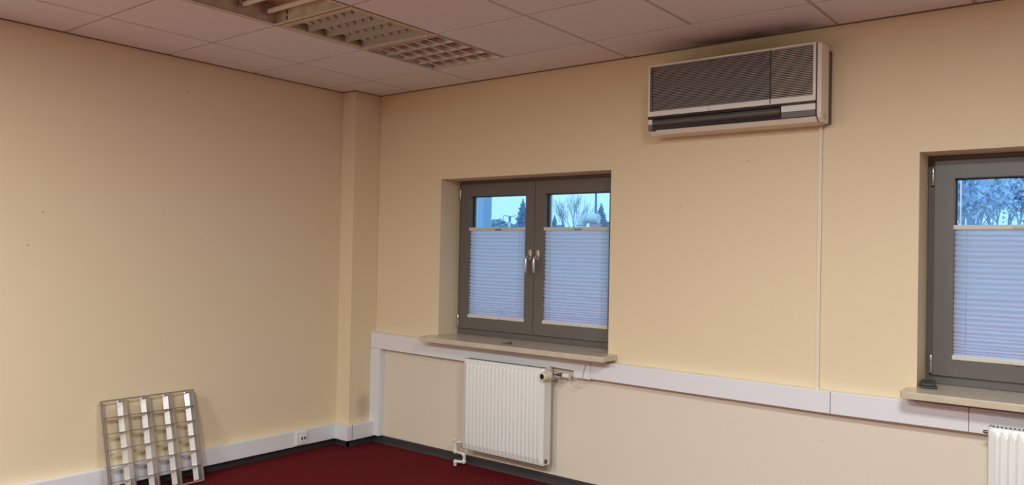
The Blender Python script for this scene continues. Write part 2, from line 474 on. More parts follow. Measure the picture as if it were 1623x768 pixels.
SILL = [(0.752, 2.262), (3.842, 5.33)]
for n, (x0, x1) in enumerate(WX):
    win = empty('window_%d' % (n + 1), (0, 0, 0))
    tag(win, ('two-sash grey window with pleated blinds above the smaller radiator', 'partly visible grey window at the right edge of the view')[n], kind='structure')
    zb, zt = 0.852, WZ1
    frame_ring(x0, x1, zb, zt, 0.05, 0.05, 0.062, 0.05, YF, YF + 0.07).build('frame', M_frame, win)
    xm = (x0 + x1) / 2 - 0.004
    for s_, (a, b_) in enumerate(((x0 + 0.030, xm - 0.0015), (xm + 0.0015, x1 - 0.030))):
        sa, sb = zb + 0.043, zt - 0.022
        gl_, gr_ = (0.090, 0.076) if s_ == 0 else (0.084, 0.090)
        sash = frame_ring(a, b_, sa, sb, gl_, gr_, 0.090, 0.092, YS, YS + 0.075).build('sash', M_frame, win)
        gx0, gx1, gz0, gz1 = a + gl_, b_ - gr_, sa + 0.090, sb - 0.092
        frame_ring(gx0 - 0.002, gx1 + 0.002, gz0 - 0.002, gz1 + 0.002, 0.007, 0.007, 0.007, 0.007, YS + 0.034, YS + 0.046, 0.001).build('gasket', M_gasket, sash)
        MB().box((gx0 - 0.004, YS + 0.040, gz0 - 0.004), (gx1 + 0.004, YS + 0.044, gz1 + 0.004)).build('glass_pane', M_glass, sash)
        MB().box((gx0 + 0.016, YS + 0.046, gz0), (gx0 + 0.019, YS + 0.060, gz1)).build('spacer_bar', M_silver, sash)
        make_handle(sash, (xm - 0.026) if s_ == 0 else (xm + 0.040), 1.437)
        hx = a - 0.004 if s_ == 0 else b_ + 0.004
        make_hinge(sash, hx, 1.815); make_hinge(sash, hx, 0.905)
        # blind on this sash
        if True:
            bx0, bx1 = gx0 - 0.004, gx1 + 0.004
            bt, bb = 1.602, 0.998
            names = {(0, 0): 'white pleated blind on left sash of the two-handled window', (0, 1): 'white pleated blind on right sash of the two-handled window',
                     (1, 0): 'white pleated blind on window at the right edge of view', (1, 1): 'white pleated blind on sash just out of view to the right'}
            bl = empty('pleated_blind', ((bx0 + bx1) / 2, YS + 0.012, bb - 0.02))
            tag(bl, names[(n, s_)], 'blind', 'pleated blinds in the window sashes')
            hw = (bx1 - bx0) / 2; hh = bt - bb; rnd = random.Random(n * 7 + s_)
            npl = 27; zsl = []
            # pleats tighter toward the bottom
            z = 0.0
            hs = [0.0155 + 0.0145 * min(1, k / 12) for k in range(npl)]
            tot = sum(hs); hs = [h * hh / tot for h in hs]
            prof = [(0.0, 0.02)]
            z = 0.02
            for k, h in enumerate(hs):
                dpt = 0.010 if k < 14 else 0.0065
                prof.append((-dpt - rnd.uniform(0, .0015), z + h * 0.5)); prof.append((0.004 + rnd.uniform(0, .001), z + h)); z += h
            B = MB()
            nx = 8
            ph = rnd.uniform(0, 6)
            cols = [-hw + 2 * hw * i / nx for i in range(nx + 1)]
            B.grid(cols, list(range(len(prof))), lambda x, j: (x, prof[j][0] + 0.0012 * math.sin(x * 9 + ph + j * .7), prof[j][1] + 0.0016 * math.sin(x * 7 + ph + j * 1.3) * (0 if j in (0, len(prof) - 1) else 1)))
            B.build('fabric', M_fab, bl)
            for nm, zz in (('bottom_rail', 0.0), ('top_rail', hh + 0.018)):
                r_ = MB().box((-hw, -0.018, zz), (hw, 0.006, zz + 0.022)).bevel(0.003, 2).build(nm, M_railw, bl)
                tb = [(-0.03, 0.0), (0.03, 0.0), (0.020, -0.009), (-0.020, -0.009)]
                MB().prism([(p + 0.02, q + zz + 0.010) for p, q in tb], 'y', -0.026, -0.017).build('pull_tab', M_steel if nm == 'top_rail' else M_railw, r_)
            for cx in (-hw * 0.78, hw * 0.80):
                MB().tube([(cx, -0.0145, 0.02), (cx, -0.0145, hh + 0.02)], 0.0008, 6).build('cord', M_cord, bl)
    sx0, sx1 = SILL[n]
    MB().prism([(sx0, 0.0), (sx0, -0.150), (sx0 + 0.012, -0.165), (sx1 - 0.012, -0.165), (sx1, -0.150), (sx1, 0.0), (x1 - 0.0005, 0.0), (x1 - 0.0005, YF + 0.03), (x0 + 0.0005, YF + 0.03), (x0 + 0.0005, 0.0)], 'z', 0.8195, 0.852).bevel(0.003, 2, 40).build('window_sill', M_sill, win)

# small things on the sills
P = px(801, 544, -0.06)
B = MB().box((1.435, -0.075, 0.852), (1.475, -0.055, 0.860)).box((1.470, -0.080, 0.852), (1.500, -0.050, 0.866)).bevel(0.002, 2)
B.tube([(1.485, -0.079, 0.860), (1.485, -0.086, 0.860)], 0.006, 10)
tag(B.build('metal_catch', M_steel), 'small metal catch lying on the marble sill under the window handles', 'catch')
d = empty('plastic_wedge', (3.925, 0.06, 0.852)); tag(d, 'small charcoal plastic block on the right marble sill by the frame', 'wedge'); d.rotation_euler.z = R(12)
MB().box((-0.04, -0.065, 0), (0.03, 0.09, 0.012)).bevel(0.005, 3).build('base', M_devgrey, d)
MB().box((-0.037, -0.060, 0.012), (0.027, 0.086, 0.024)).bevel(0.006, 3).build('lid', M_devgrey, d)

# ------------------------------------------------------------------ cable trunking
def zt_top(x): return H - 1.793 - 0.0105 * min(x, 3.4) + 0.006 * max(0, x - 3.4)
t = empty('cable_trunking', (PW, 0, 0)); tag(t, 'white cable trunking running under both windows with a leg down the corner', 'trunking')
cuts = [PW, 2.106, 3.505, 4.105, RX]
for a, b_ in zip(cuts, cuts[1:]):
    B = MB()
    a2, b2 = a + 0.0012, b_ - 0.0012
    V = []
    hh = 0.115 if a < 1 else 0.109
    if a < 1:    # notch behind the radiator valve
        nx0, nx1 = 1.80, 1.985
        poly = [(a2, zt_top(a2)), (b2, zt_top(b2)), (b2, zt_top(b2) - hh), (nx1, zt_top(nx1) - hh), (nx1, zt_top(nx1) - hh + 0.042), (nx0, zt_top(nx0) - hh + 0.046), (nx0, zt_top(nx0) - hh), (a2, zt_top(a2) - hh)]
    else:
        poly = [(a2, zt_top(a2)), (b2, zt_top(b2)), (b2, zt_top(b2) - hh), (a2, zt_top(a2) - hh)]
    B.prism([(x - PW, z) for x, z in poly], 'y', -0.050, -0.0005).bevel(0.003, 2, 40)
    B.build('cover', M_trunk, t)
zc = zt_top(0.2) - 0.116
MB().box((0.0005, -0.049, 0.057), (0.105, -0.0005, zc)).bevel(0.003, 2).build('corner_leg', M_trunk, t)
MB().box((-0.001, -0.050, zt_top(0.14) + 0.0005), (0.03, -0.001, zt_top(0.14) + 0.004)).build('end_cap', M_trunk, t)
for c in cuts[1:4]:
    MB().box((c - 0.0012 - PW, -0.044, zt_top(c) - 0.108), (c + 0.0012 - PW, -0.001, zt_top(c) - 0.003)).build('joint', M_acgrey, t)

t2 = empty('cable_trunking', (0, -0.3, 0)); tag(t2, 'low white trunking along the bare left wall, wrapping the corner pilaster', 'trunking')
zl0, zl1 = 0.053, 0.160
t2y = -0.3
MB().box((0.0005, RY + 0.001 - t2y, zl0), (0.050, -PL - 0.0492 - t2y, zl1)).bevel(0.003, 2).build('cover', M_trunk, t2)
MB().box((0.0005, -PL - 0.049 - t2y, zl0), (PW + 0.048, -PL - 0.0005 - t2y, zl1)).bevel(0.003, 2).build('pilaster_front_cover', M_trunk, t2)
MB().box((PW + 0.0005, -PL - 0.0005 + 0.001 - t2y, zl0), (PW + 0.050, -0.0475 - t2y, zl1 + 0.002)).bevel(0.003, 2).build('pilaster_side_cover', M_trunk, t2)
MB().box((PW + 0.044, -PL - 0.003 - t2y, zl0 + 0.003), (PW + 0.0488, -PL + 0.0008 - t2y, zl1 + 0.004)).build('joint', M_acgrey, t2)

# socket in the low trunking
so = empty('wall_socket', (0.0505, -0.597, 0.108)); tag(so, 'white double outlet plate on the low trunking', 'socket')
MB().box((0, -0.052, -0.045), (0.016, 0.040, 0.045)).bevel(0.004, 2).build('plate', M_white, so)
ins = MB().box((0.016, -0.022, -0.028), (0.020, 0.030, 0.022)).bevel(0.0015, 2).build('insert', M_white, so)
for yy in (-0.008, 0.016):
    MB().box((0.0195, yy - 0.006, -0.010), (0.021, yy + 0.006, 0.009)).build('port', M_hole, ins)

# conduit down from the air conditioner
cz1 = H - 0.50; cz0 = zt_top(3.43) + 0.001
c = MB().box((3.419, -0.012, cz0 + 0.012), (3.437, -0.0005, cz1)).bevel(0.002, 2).box((3.417, -0.013, cz0), (3.439, -0.0005, cz0 + 0.012)).build('cable_conduit', M_conduit)
tag(c, 'thin cream cable conduit dropping from the air conditioner to trunking', 'conduit')

# ------------------------------------------------------------------ radiators
def make_radiator(x0, x1, nfl, label, valve_side):
    W = x1 - x0; zb, zt = 0.131, 0.736
    r = empty('radiator', (x0, 0, zb)); tag(r, label, 'radiator', 'panel radiators under the windows')
    hh = zt - zb; yf, yb = -0.130, -0.057
    # front panel with pressed flutes
    pitch = (W - 0.045) / nfl
    xs = [0.0, 0.006]
    for k in range(nfl):
        c = 0.0225 + pitch * (k + 0.5)
        xs += [c - pitch * .48, c - pitch * .30, c - pitch * 0.16, c + pitch * .16, c + pitch * .30, c + pitch * .48]
    xs += [W - 0.006, W]
    zs = [0.0, 0.006, 0.028, 0.036, 0.046, hh - 0.046, hh - 0.036, hh - 0.028, hh - 0.006, hh]
    def ht(x, z):
        e = 0.006 if (x < 0.003 or x > W - 0.003) else 0.0
        e = max(e, 0.006 if (z < 0.003 or z > hh - 0.003) else 0)
        f = 0
        if 0.0225 < x < W - 0.0225:
            u = ((x - 0.0225) / pitch) % 1.0
            d = abs(u - 0.5)
            f = 1.0 if d < 0.2 else (0.55 if d < 0.35 else 0.0)
        zf = 1.0 if 0.045 < z < hh - 0.045 else (0.6 if 0.035 < z < hh - 0.035 else 0.0)
        return (x, yf + e - 0.012 * f * zf + 0.004, z)
    B = MB().grid(xs, zs, ht)
    o = B.build('front_panel', M_rad, r, smooth=50)
    md = o.modifiers.new('thickness', 'SOLIDIFY'); md.thickness = 0.002; md.offset = -1
    MB().box((0.004, yb, 0.004), (W - 0.004, yb + 0.004, hh - 0.008)).build('back_panel', M_rad, r)
    for a, b_ in ((0.0, 0.003), (W - 0.003, W)):
        MB().box((a, yf + 0.012, 0.004), (b_, yb + 0.004, hh)).bevel(0.001, 1).build('side_panel', M_rad, r)
    g = MB().box((0.004, yf + 0.010, hh - 0.016), (W - 0.004, yb, hh - 0.012)).build('top_grille', M_raddark, r)
    k = 0.012
    G = MB()
    while k < W - 0.02:
        G.box((k, yf + 0.016, hh - 0.012), (k + 0.004, yb - 0.004, hh - 0.004)); k += 0.016
    gb = G.build('grille_bars', M_raddark, g); gb['kind'] = 'stuff'
    MB().box((0.004, yf + 0.012, 0.006), (W - 0.004, yb, 0.010)).build('bottom_panel', M_raddark, r)
    for bx in (0.12, W - 0.15):
        MB().box((bx, yb + 0.006, 0.08), (bx + 0.03, -0.0005, hh - 0.2)).build('wall_bracket', M_rad, r)
    MB().lathe([(0.015, 0), (0.015, 0.004), (0.011, 0.007), (0.004, 0.008)], (W - 0.001, (yf + yb) / 2 - 0.006, 0.028), (1, 0, 0), 14).build('end_plug', M_brown, r, smooth=40)
    yc = -0.092
    if valve_side > 0:
        v = empty('thermostat_valve', (W, yc, hh - 0.038), r)
        MB().tube([(-0.002, 0, 0), (0.030, 0, 0), (0.06, 0.030, 0.0), (0.115, 0.034, 0.002)], 0.011, 12).build('valve_body', M_steel, v, smooth=40)
        hd = MB().lathe([(0.014, 0.0), (0.026, 0.004), (0.029, 0.012), (0.029, 0.028), (0.021, 0.031), (0.021, 0.036), (0.027, 0.039), (0.027, 0.060), (0.025, 0.068), (0.016, 0.071)], (0.022, -0.004, -0.002), (-0.18, -0.98, -0.05), 24)
        hd.build('dial_head', M_ivory, v, smooth=40)
        MB().lathe([(0.0165, 0.0700), (0.0165, 0.0735), (0.013, 0.0745)], (0.022, -0.004, -0.002), (-0.18, -0.98, -0.05), 20).build('dial_cap', M_black, v, smooth=40)
        MB().tube([(0.095, 0.033, 0.000), (0.140, 0.034, -0.003)], 0.016, 14).build('pipe_sleeve', M_white, v, smooth=40)
        # outlet with elbows at the lower left
        p_ = empty('outlet_pipe', (0.012, -0.085, -zb), r)
        MB().tube([(-0.011, 0, 0.170), (-0.108, 0, 0.150)], 0.0095, 12).build('union', M_pipe, p_, smooth=40)
        MB().lathe([(0.0, 0.0), (0.012, 0.001), (0.015, 0.006), (0.015, 0.022), (0.010, 0.025)], (-0.108, 0.0, 0.152), (0, -0.35, 1), 14).build('valve_cap', M_pipe, p_, smooth=40)
        MB().tube([(-0.108, 0, 0.162), (-0.108, 0, 0.100)], 0.0125, 12).build('valve_stem', M_pipe, p_, smooth=40)
        MB().tube([(-0.108, 0, 0.112), (-0.108, 0, 0.094), (-0.098, 0, 0.083), (-0.042, 0.0, 0.087), (-0.028, 0, 0.080), (-0.024, 0, 0.068), (-0.024, 0.0, 0.042), (-0.030, -0.002, 0.031), (-0.055, -0.010, 0.030), (-0.080, -0.016, 0.030), (-0.089, -0.018, 0.022), (-0.089, -0.018, 0.0005)], 0.0105, 14).build('bent_pipe', M_pipe, p_, smooth=60)
        for q in ((-0.105, 0, 0.090), (-0.027, 0, 0.080), (-0.027, 0, 0.034), (-0.087, -0.017, 0.026)):
            MB().lathe([(0.009, -0.014), (0.0145, -0.010), (0.0155, 0), (0.0145, 0.010), (0.009, 0.014)], q, (0.3, 0.1, 1), 12).build('elbow', M_pipe, p_, smooth=60)
    else:
        MB().tube([(0.002, yc, hh - 0.030), (-0.014, yc, hh - 0.030), (-0.022, yc, hh - 0.030)], [0.008, 0.008, 0.005], 10).build('bleed_valve', M_steel, r, smooth=40)
        MB().tube([(W - 0.004, yc, 0.05), (W + 0.03, yc, 0.05), (W + 0.035, yc, 0.03), (W + 0.035, yc, -0.1425)], 0.01, 12).build('outlet_pipe', M_pipe, r, smooth=40)
    return r


make_radiator(1.152, 1.822, 20, 'white panel radiator with thermostat dial under the two-handled window', 1)
make_radiator(4.188, 4.98, 24, 'white panel radiator cut off by the lower right corner of view', -1)
B = MB()
wp = [(1.965, -0.058, 0.672), (1.968, -0.062, 0.664), (1.975, -0.060, 0.654), (1.990, -0.058, 0.644), (2.015, -0.056, 0.644), (2.035, -0.0555, 0.662), (2.052, -0.0555, 0.695), (2.058, -0.0555, 0.725), (2.062, -0.0545, 0.745), (2.072, -0.0535, 0.775)]
B.tube(wp, 0.0022, 6)
tag(B.build('sensor_wire', M_wire, smooth=60), 'thin beige wire loop hanging beside the radiator dial', 'wire')

# ------------------------------------------------------------------ air conditioner
ax0, ax1 = 2.527, 3.475
az0, az1 = H - 0.500, H - 0.110
ac = empty('air_conditioner', (ax0, 0, az0)); tag(ac, 'old wall air conditioner with dark grille between the windows', 'air conditioner')
AW = ax1 - ax0; AH = az1 - az0; D = 0.165
xe = AW - 0.025
MB().box((0.012, -0.013, 0.004), (AW - 0.03, -0.0005, AH - 0.035)).box((xe - 0.02, -0.044, 0.004), (AW + 0.002, -0.0005, AH - 0.022)).build('back_plate', M_brown, ac)
# casing: profile in y,z
prof = [(-0.014, 0.0), (-0.014, AH - 0.012), (-0.022, AH), (-D + 0.016, AH), (-D + 0.0135, AH - 0.004), (-D + 0.0135, 0.105), (-0.100, 0.105), (-0.100, 0.040), (-D + 0.022, 0.022), (-D + 0.040, 0.0)]
xe = AW - 0.025
MB().prism(prof, 'x', 0.003, xe - 0.001).build('casing', M_acbody, ac)
prof2 = [(-0.042, 0.0), (-0.042, AH - 0.016), (-0.050, AH - 0.004), (-D + 0.010, AH), (-D + 0.001, AH - 0.008), (-D + 0.004, 0.040), (-D + 0.012, 0.018), (-D + 0.040, 0.0)]
MB().prism(prof2, 'x', xe + 0.004, AW).bevel(0.004, 2, 40).build('end_cover', M_acbody, ac)
MB().prism([(y * 0.985, z * 0.985 + 0.003) for y, z in prof2], 'x', xe - 0.001, xe + 0.004).build('seam', M_brown, ac)
# front frame around the grilles
fz0, fz1 = 0.103, AH
fp = frame_ring(0.0, xe - 0.002, fz0, fz1, 0.011, 0.014, 0.028, 0.010, -D, -D + 0.012, 0.002).build('front_frame', M_acfront, ac)
gz0, gz1 = fz0 + 0.028, fz1 - 0.010
xg = [0.011, 0.366, 0.696, xe - 0.016]
for k in range(3):
    a, b_ = xg[k], xg[k + 1]
    e = 0.0015
    gr = MB().box((a, -D + 0.010, gz0), (b_, -D + 0.013, gz1)).build('grille_back', M_dark, ac)
    G = MB(); ns_ = 29; st = (gz1 - gz0) / ns_
    for q in range(ns_):
        z = gz0 + st * q
        G.prism([(-D + 0.001, z + st * 0.34), (-D + 0.001, z + st * 0.64), (-D + 0.007, z + st * 0.64), (-D + 0.007, z + st * 0.34)], 'x', a + e + (0.004 if k == 0 else 0), b_ - e)
    s_ = G.build('grille_slats', M_slat if k < 2 else M_slat2, gr); s_['kind'] = 'stuff'
MB().box((xg[2] - 0.0022, -D - 0.0008, gz0 - 0.024), (xg[2] + 0.0022, -D + 0.012, gz1)).build('grille_divider', M_dark, ac)
MB().box((xg[1] - 0.001, -D - 0.0004, gz0 - 0.026), (xg[1] + 0.001, -D + 0.012, gz1)).build('grille_divider', M_acgrey, ac)
MB().box((0.026, -D + 0.0005, gz0), (0.029, -D + 0.012, gz1)).build('grille_rib', M_dark, ac)
# outlet: recess, flap
MB().box((0.001, -0.104, 0.026), (0.752, -0.100, 0.104)).build('outlet_recess', M_dark, ac)
MB().box((0.001, -D + 0.002, 0.0885), (0.752, -0.100, 0.1025)).build('outlet_lip', M_dark, ac)
fl = [(-D + 0.006 + 0.022 * (1 - math.cos(t_)) - 0.004, 0.067 + 0.022 * math.sin(t_)) for t_ in [R(a_) for a_ in range(-80, 81, 20)]]
fl += [(p + 0.005, q) for p, q in fl[::-1]]
MB().prism(fl, 'x', 0.030, 0.746).build('outlet_flap', M_flap, ac, smooth=35)
MB().prism([(-D + 0.016, 0.024), (-D + 0.010, 0.046), (-D + 0.016, 0.048), (-0.102, 0.042), (-0.102, 0.026)], 'x', 0.030, 0.748).build('lower_vane', M_black, ac)
MB().box((0.001, -D + 0.003, 0.058), (0.026, -0.100, 0.0870)).bevel(0.002, 1).build('end_tab', M_acwhite, ac)
MB().box((0.001, -D + 0.008, 0.026), (0.026, -0.100, 0.0575)).build('end_block', M_acgrey, ac)
# control end on the right of the flap
x2 = 0.752
dsp = MB().box((x2, -D + 0.003, 0.0905), (xe - 0.003, -0.100, 0.1025)).build('display_strip', M_black, ac)
MB().box((x2 + 0.085, -D + 0.0015, 0.095), (x2 + 0.089, -D + 0.003, 0.098)).build('indicator', M_led, dsp)
MB().box((x2, -D + 0.001, 0.058), (xe - 0.003, -0.100, 0.0895)).bevel(0.003, 2).build('pale_band', M_acwhite, ac)
MB().prism([(-D + 0.004, 0.057), (-D + 0.008, 0.030), (-0.10, 0.028), (-0.10, 0.057)], 'x', x2, xe - 0.003).build('grey_band', M_acgrey, ac)
# chin under the outlet
MB().prism([(-D + 0.012, 0.026), (-D + 0.030, 0.001), (-0.016, 0.0005), (-0.016, 0.026)], 'x', 0.045, xe - 0.002).bevel(0.003, 2, 40).build('chin', M_acbody, ac)
for q in range(3):
    MB().box((AW - 0.0005, -D + 0.045, 0.018 + 0.010 * q), (AW + 0.0006, -D + 0.085, 0.021 + 0.010 * q)).build('side_mark', M_acgrey, ac)

# ------------------------------------------------------------------ louvre panels and ceiling lamps
def make_louver(root, W, L, ncol, ncell, material, edge, depth=0.042, vhalf=0.024, bh=None, bmat=None, kink=(0.30, 0.62), b0=0.001):
    """flat in local x (across bars) / y (along bars); room side at z=0, lamp side at z=depth"""
    fw = 0.009
    for a, b_ in (((0, 0), (W, fw)), ((0, L - fw), (W, L)), ((0, fw), (fw, L - fw)), ((W - fw, fw), (W, L - fw))):
        MB().box((*a, 0.0), (*b_, 0.003)).box((a[0] + (0 if b_[0] - a[0] > .05 else .003), a[1] + (0 if b_[1] - a[1] > .05 else .003), 0.003), (b_[0] - (0 if b_[0] - a[0] > .05 else .003), b_[1] - (0 if b_[1] - a[1] > .05 else .003), 0.012)).build('frame_rail', edge, root)
    p = (W - 2 * fw) / ncol
    prof = [(0.0012, 0.0015), (vhalf * kink[0], depth * kink[1]), (vhalf, depth)]
    full = [(x, z) for x, z in prof] + [(-x, z) for x, z in prof[::-1]]
    meF = MB().prism(full, 'y', fw, L - fw).mesh('reflector', material)
    for k in range(1, ncol):
        link('reflector', meF, root, (fw + p * k, 0, 0))
    MB().prism([(0, 0.0015), (0, depth)] + [(x, z) for x, z in prof[::-1]], 'y', fw, L - fw).build('reflector', material, root, loc=(fw, 0, 0))
    MB().prism([(0, 0.0015), (0, depth)] + [(-x, z) for x, z in prof[::-1]], 'y', fw, L - fw).build('reflector', material, root, loc=(W - fw, 0, 0))
    q = (L - 2 * fw) / ncell
    bl_ = [(-0.0013, b0), (0.0013, b0), (0.0022, bh or depth * .8), (-0.0022, bh or depth * .8)]
    meB = MB().prism(bl_, 'x', fw, W - fw).mesh('cross_blade', bmat or (material if edge is not M_edge else edge))
    for k in range(1, ncell):
        link('cross_blade', meB, root, (0, fw + q * k, 0))
    for e_ in (fw + 0.003, L - fw - 0.003):
        for k in range(ncol):
            MB().prism([(-0.010, depth * .5), (0.010, depth * .5), (0.0, depth)], 'y', -0.002, 0.002).build('spring_clip', M_steel, root, loc=(fw + p * (k + .5) - p * .33, e_, 0))


# the removed louvre, leaning on the left wall
lv = empty('louver_panel', (0.186, -1.424, 0.0)); tag(lv, 'loose aluminium lamp louvre leaning on the left wall', 'louver panel')
LW, LL = 0.572, 0.562
make_louver(lv, LW, LL, 4, 6, M_alu, M_edge, 0.048, 0.034)
# local x -> -y world (reversed), local y -> up the lean, local z (lamp side) -> into the wall
lean = math.asin(0.150 / LL)
ex = Vector((0, 1, 0)); ey = Vector((-math.sin(lean), 0, math.cos(lean))); ez = ex.cross(ey)
# ez points (cos, 0, sin)-ish: want the lamp side toward the wall (-x)
if ez.x > 0:
    ex = -ex; ez = ex.cross(ey)
mm = Matrix((ex, ey, ez)).transposed().to_4x4()
mm.translation = Vector((0.200, -1.424 if ex.y < 0 else -1.424 - LW, 0.0))
lv.matrix_world = mm
mm2 = mm.copy()
# rest the lowest point on the carpet
low = min((mm @ Vector((0, 0, z_))).z for z_ in (0, 0.048)); mm2.translation.z -= low
lv.matrix_world = mm2


def make_lamp(i, j, state, label):
    x0, x1 = vx[i] + 0.008, vx[i + 1] - 0.008
    y1, y0 = uy[j] - 0.008, uy[j + 1] + 0.008
    L = empty('ceiling_light', (x0, y0, H)); tag(L, label, 'ceiling light', 'square recessed ceiling lights')
    W = x1 - x0; Dp = y1 - y0; hz = 0.095
    fm = M_fixdirty if state == 'open' else (M_white if state == 'mirror' else M_fix)
    hs = MB()
    t_ = 0.002
    for a, b_ in (((0, 0, 0), (t_, Dp, hz)), ((W - t_, 0, 0), (W, Dp, hz)), ((t_, 0, 0), (W - t_, t_, hz)), ((t_, Dp - t_, 0), (W - t_, Dp, hz)), ((0, 0, hz), (W, Dp, hz + t_))):
        hs.box(a, b_)
    hs.build('housing', fm, L)
    rim = 0.018
    if state != 'mirror':
        frame_ring(0, W, 0, Dp, rim, rim, rim, rim, -0.003, 0.001, 0.0005).build('rim', M_fix, L).rotation_euler.x = R(-90)
        L.children[-1].location = (0, Dp if False else 0, 0)
    if state in ('satin', 'mirror'):
        lo = empty('louver', (0, 0, 0), L)
        if state == 'satin':
            # bars run along x: turn the panel by 90 degrees
            make_louver(lo, Dp - 0.052, W - 0.052, 4, 8, M_satin, M_fix, 0.062, 0.040, 0.060, M_blade, (0.50, 0.50), 0.024)
            lo.matrix_local = Matrix(((0, 1, 0, 0.026), (-1, 0, 0, Dp - 0.026), (0, 0, 1, -0.001), (0, 0, 0, 1))) @ Matrix.Identity(4)
        else:
            make_louver(lo, Dp - 0.016, W - 0.012, 4, 6, M_mirror, M_alu, 0.050, 0.024, 0.036, M_bladem)
            lo.matrix_local = Matrix(((0, 1, 0, 0.006), (-1, 0, 0, Dp - 0.012), (0, 0, 1, -0.004), (0, 0, 0, 1)))
            meE = MB().box((0.012, -0.0022, -0.0005), (Dp - 0.028, 0.0022, 0.0035)).mesh('blade_lip', M_blade)
            for k in range(1, 6):
                link('blade_lip', meE, lo, (0, 0.009 + (W - 0.030) / 6 * k, 0))
            MB().box((0.004, Dp - 0.012, 0.004), (W - 0.004, Dp - 0.001, 0.006)).build('gap', M_dark, L)
    if state in ('open', 'lit'):
        for k in range(4):
            yy = Dp * (k + 0.5) / 4
            tb = MB().tube([(0.045, yy, 0.050), (W - 0.045, yy, 0.050)], 0.013, 14).build('tube', M_lit if state == 'lit' else M_tubeoff, L, smooth=40)
            for sx in (0.030, W - 0.030):
                MB().box((sx - 0.014, yy - 0.018, 0.036), (sx + 0.014, yy + 0.018, hz)).bevel(0.004, 2).build('tube_holder', M_tubecap if state == 'open' else M_white, tb)
        if state == 'open':
            MB().box((0.02, Dp * .5 - 0.05, hz - 0.022), (W - 0.02, Dp * .5 + 0.05, hz - 0.001)).build('ballast_cover', M_fixdirty, L)
            for z_ in (0.014, 0.044):
                MB().box((0.095, Dp - 0.0040, z_), (0.104, Dp - 0.0018, z_ + 0.020)).build('clip_slot', M_dark, L)
    return L


make_lamp(2, 3, 'open', 'ceiling light with its louvre missing and unlit tubes bare')
make_lamp(2, 2, 'satin', 'middle ceiling light with a satin grey louvre in place')
make_lamp(2, 1, 'mirror', 'ceiling light with mirror louvre nearest the window wall')
for (i, j), st_ in list(LAMPCELLS.items()):
    if st_ == 'lit':
        nth = [k for k, (lx, ly, lw) in enumerate(LAMPS) if vx[i] < lx < vx[i + 1] and uy[j] > ly > uy[j + 1]][0]
        L = make_lamp(i, j, 'lit', ('lit ceiling light near the bare left wall, out of view', 'lit ceiling light beside the viewpoint, out of view', 'lit ceiling light nearest the right window, out of view')[nth])
        ld = bpy.data.lights.new('lamp_light', 'AREA'); ld.shape = 'SQUARE'; ld.size = 0.54
        ld.energy = LAMPS[nth][2]; ld.color = LAMP_COLOR; ld.spread = R(180)
        lo = bpy.data.objects.new('lamp_light', ld); C.objects.link(lo); lo.parent = L; lo.location = (0.292, 0.292, -0.006)

# ------------------------------------------------------------------ outside
GZ = -4.2
M_ground = mat('winter_grass', (0.25, 0.27, 0.22), 0.95, noise=(0.6, 0.6), col2=(0.32, 0.33, 0.33))
M_con = mat('haze_blue_conifer', (0.20, 0.32, 0.48), 0.9, noise=(2.5, 0.6), col2=(0.32, 0.44, 0.58))  # bluish outdoor haze painted into the needle colour
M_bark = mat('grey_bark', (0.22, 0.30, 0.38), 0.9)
M_twig = mat('haze_blue_twigs', (0.48, 0.58, 0.74), 0.9)  # pale blue stands in for haze on the branches
M_leaf = mat('haze_blue_foliage', (0.52, 0.62, 0.86), 0.9, noise=(1.5, 0.8), col2=(0.74, 0.84, 0.93))  # haze put into the leaf colour as pale blue
M_hedge = mat('hazy_shrub', (0.36, 0.50, 0.68), 0.9, noise=(3, 0.6), col2=(0.46, 0.60, 0.74))  # distance haze mixed into the base colour
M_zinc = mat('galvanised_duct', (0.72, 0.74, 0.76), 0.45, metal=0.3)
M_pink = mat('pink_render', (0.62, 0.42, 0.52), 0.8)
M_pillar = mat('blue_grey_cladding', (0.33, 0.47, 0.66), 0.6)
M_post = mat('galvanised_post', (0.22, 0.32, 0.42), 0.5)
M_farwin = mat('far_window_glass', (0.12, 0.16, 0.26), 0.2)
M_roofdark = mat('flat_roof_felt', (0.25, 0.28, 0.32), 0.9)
gr = MB().box((-140, 4, GZ - 0.5), (90, 160, GZ)).build('ground', M_ground); tag(gr, 'winter ground outside', kind='structure')


def conifer(x, y, top, w_, label, seed=0):
    rnd = random.Random(seed)
    o = empty('conifer_tree', (x, y, GZ)); h = top - GZ
    tag(o, label, 'tree', 'trees outside the windows')
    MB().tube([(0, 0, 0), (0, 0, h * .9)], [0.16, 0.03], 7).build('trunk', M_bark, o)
    B = MB()
    n = 58
    for k in range(n):
        f = k / (n - 1); z = h * (0.12 + 0.87 * f); r_ = w_ * (1 - f) ** 0.85 + 0.06
        m_ = 13 if f < .8 else 8
        for q in range(m_):
            a = 2 * math.pi * (q + rnd.random()) / m_; rr = r_ * rnd.uniform(0.65, 1.12); dz = -0.30 * rr * rnd.uniform(.5, 1.2)
            ca, sa = math.cos(a), math.sin(a); wd = 0.24 * rr + 0.05
            c0 = B.bm.verts.new((0, 0, z + 0.08)); t0 = B.bm.verts.new((ca * rr, sa * rr, z + dz + rr * .18))
            l0 = B.bm.verts.new((ca * rr * .6 - sa * wd, sa * rr * .6 + ca * wd, z + dz * .7)); r0 = B.bm.verts.new((ca * rr * .6 + sa * wd, sa * rr * .6 - ca * wd, z + dz * .7))
            b0 = B.bm.verts.new((ca * rr * .55, sa * rr * .55, z + dz - 0.12))
            for f_ in ((c0, l0, t0), (c0, t0, r0), (b0, t0, l0), (b0, r0, t0), (c0, b0, l0), (c0, r0, b0)): B.bm.faces.new(f_)
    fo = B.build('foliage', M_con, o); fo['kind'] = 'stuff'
    return o


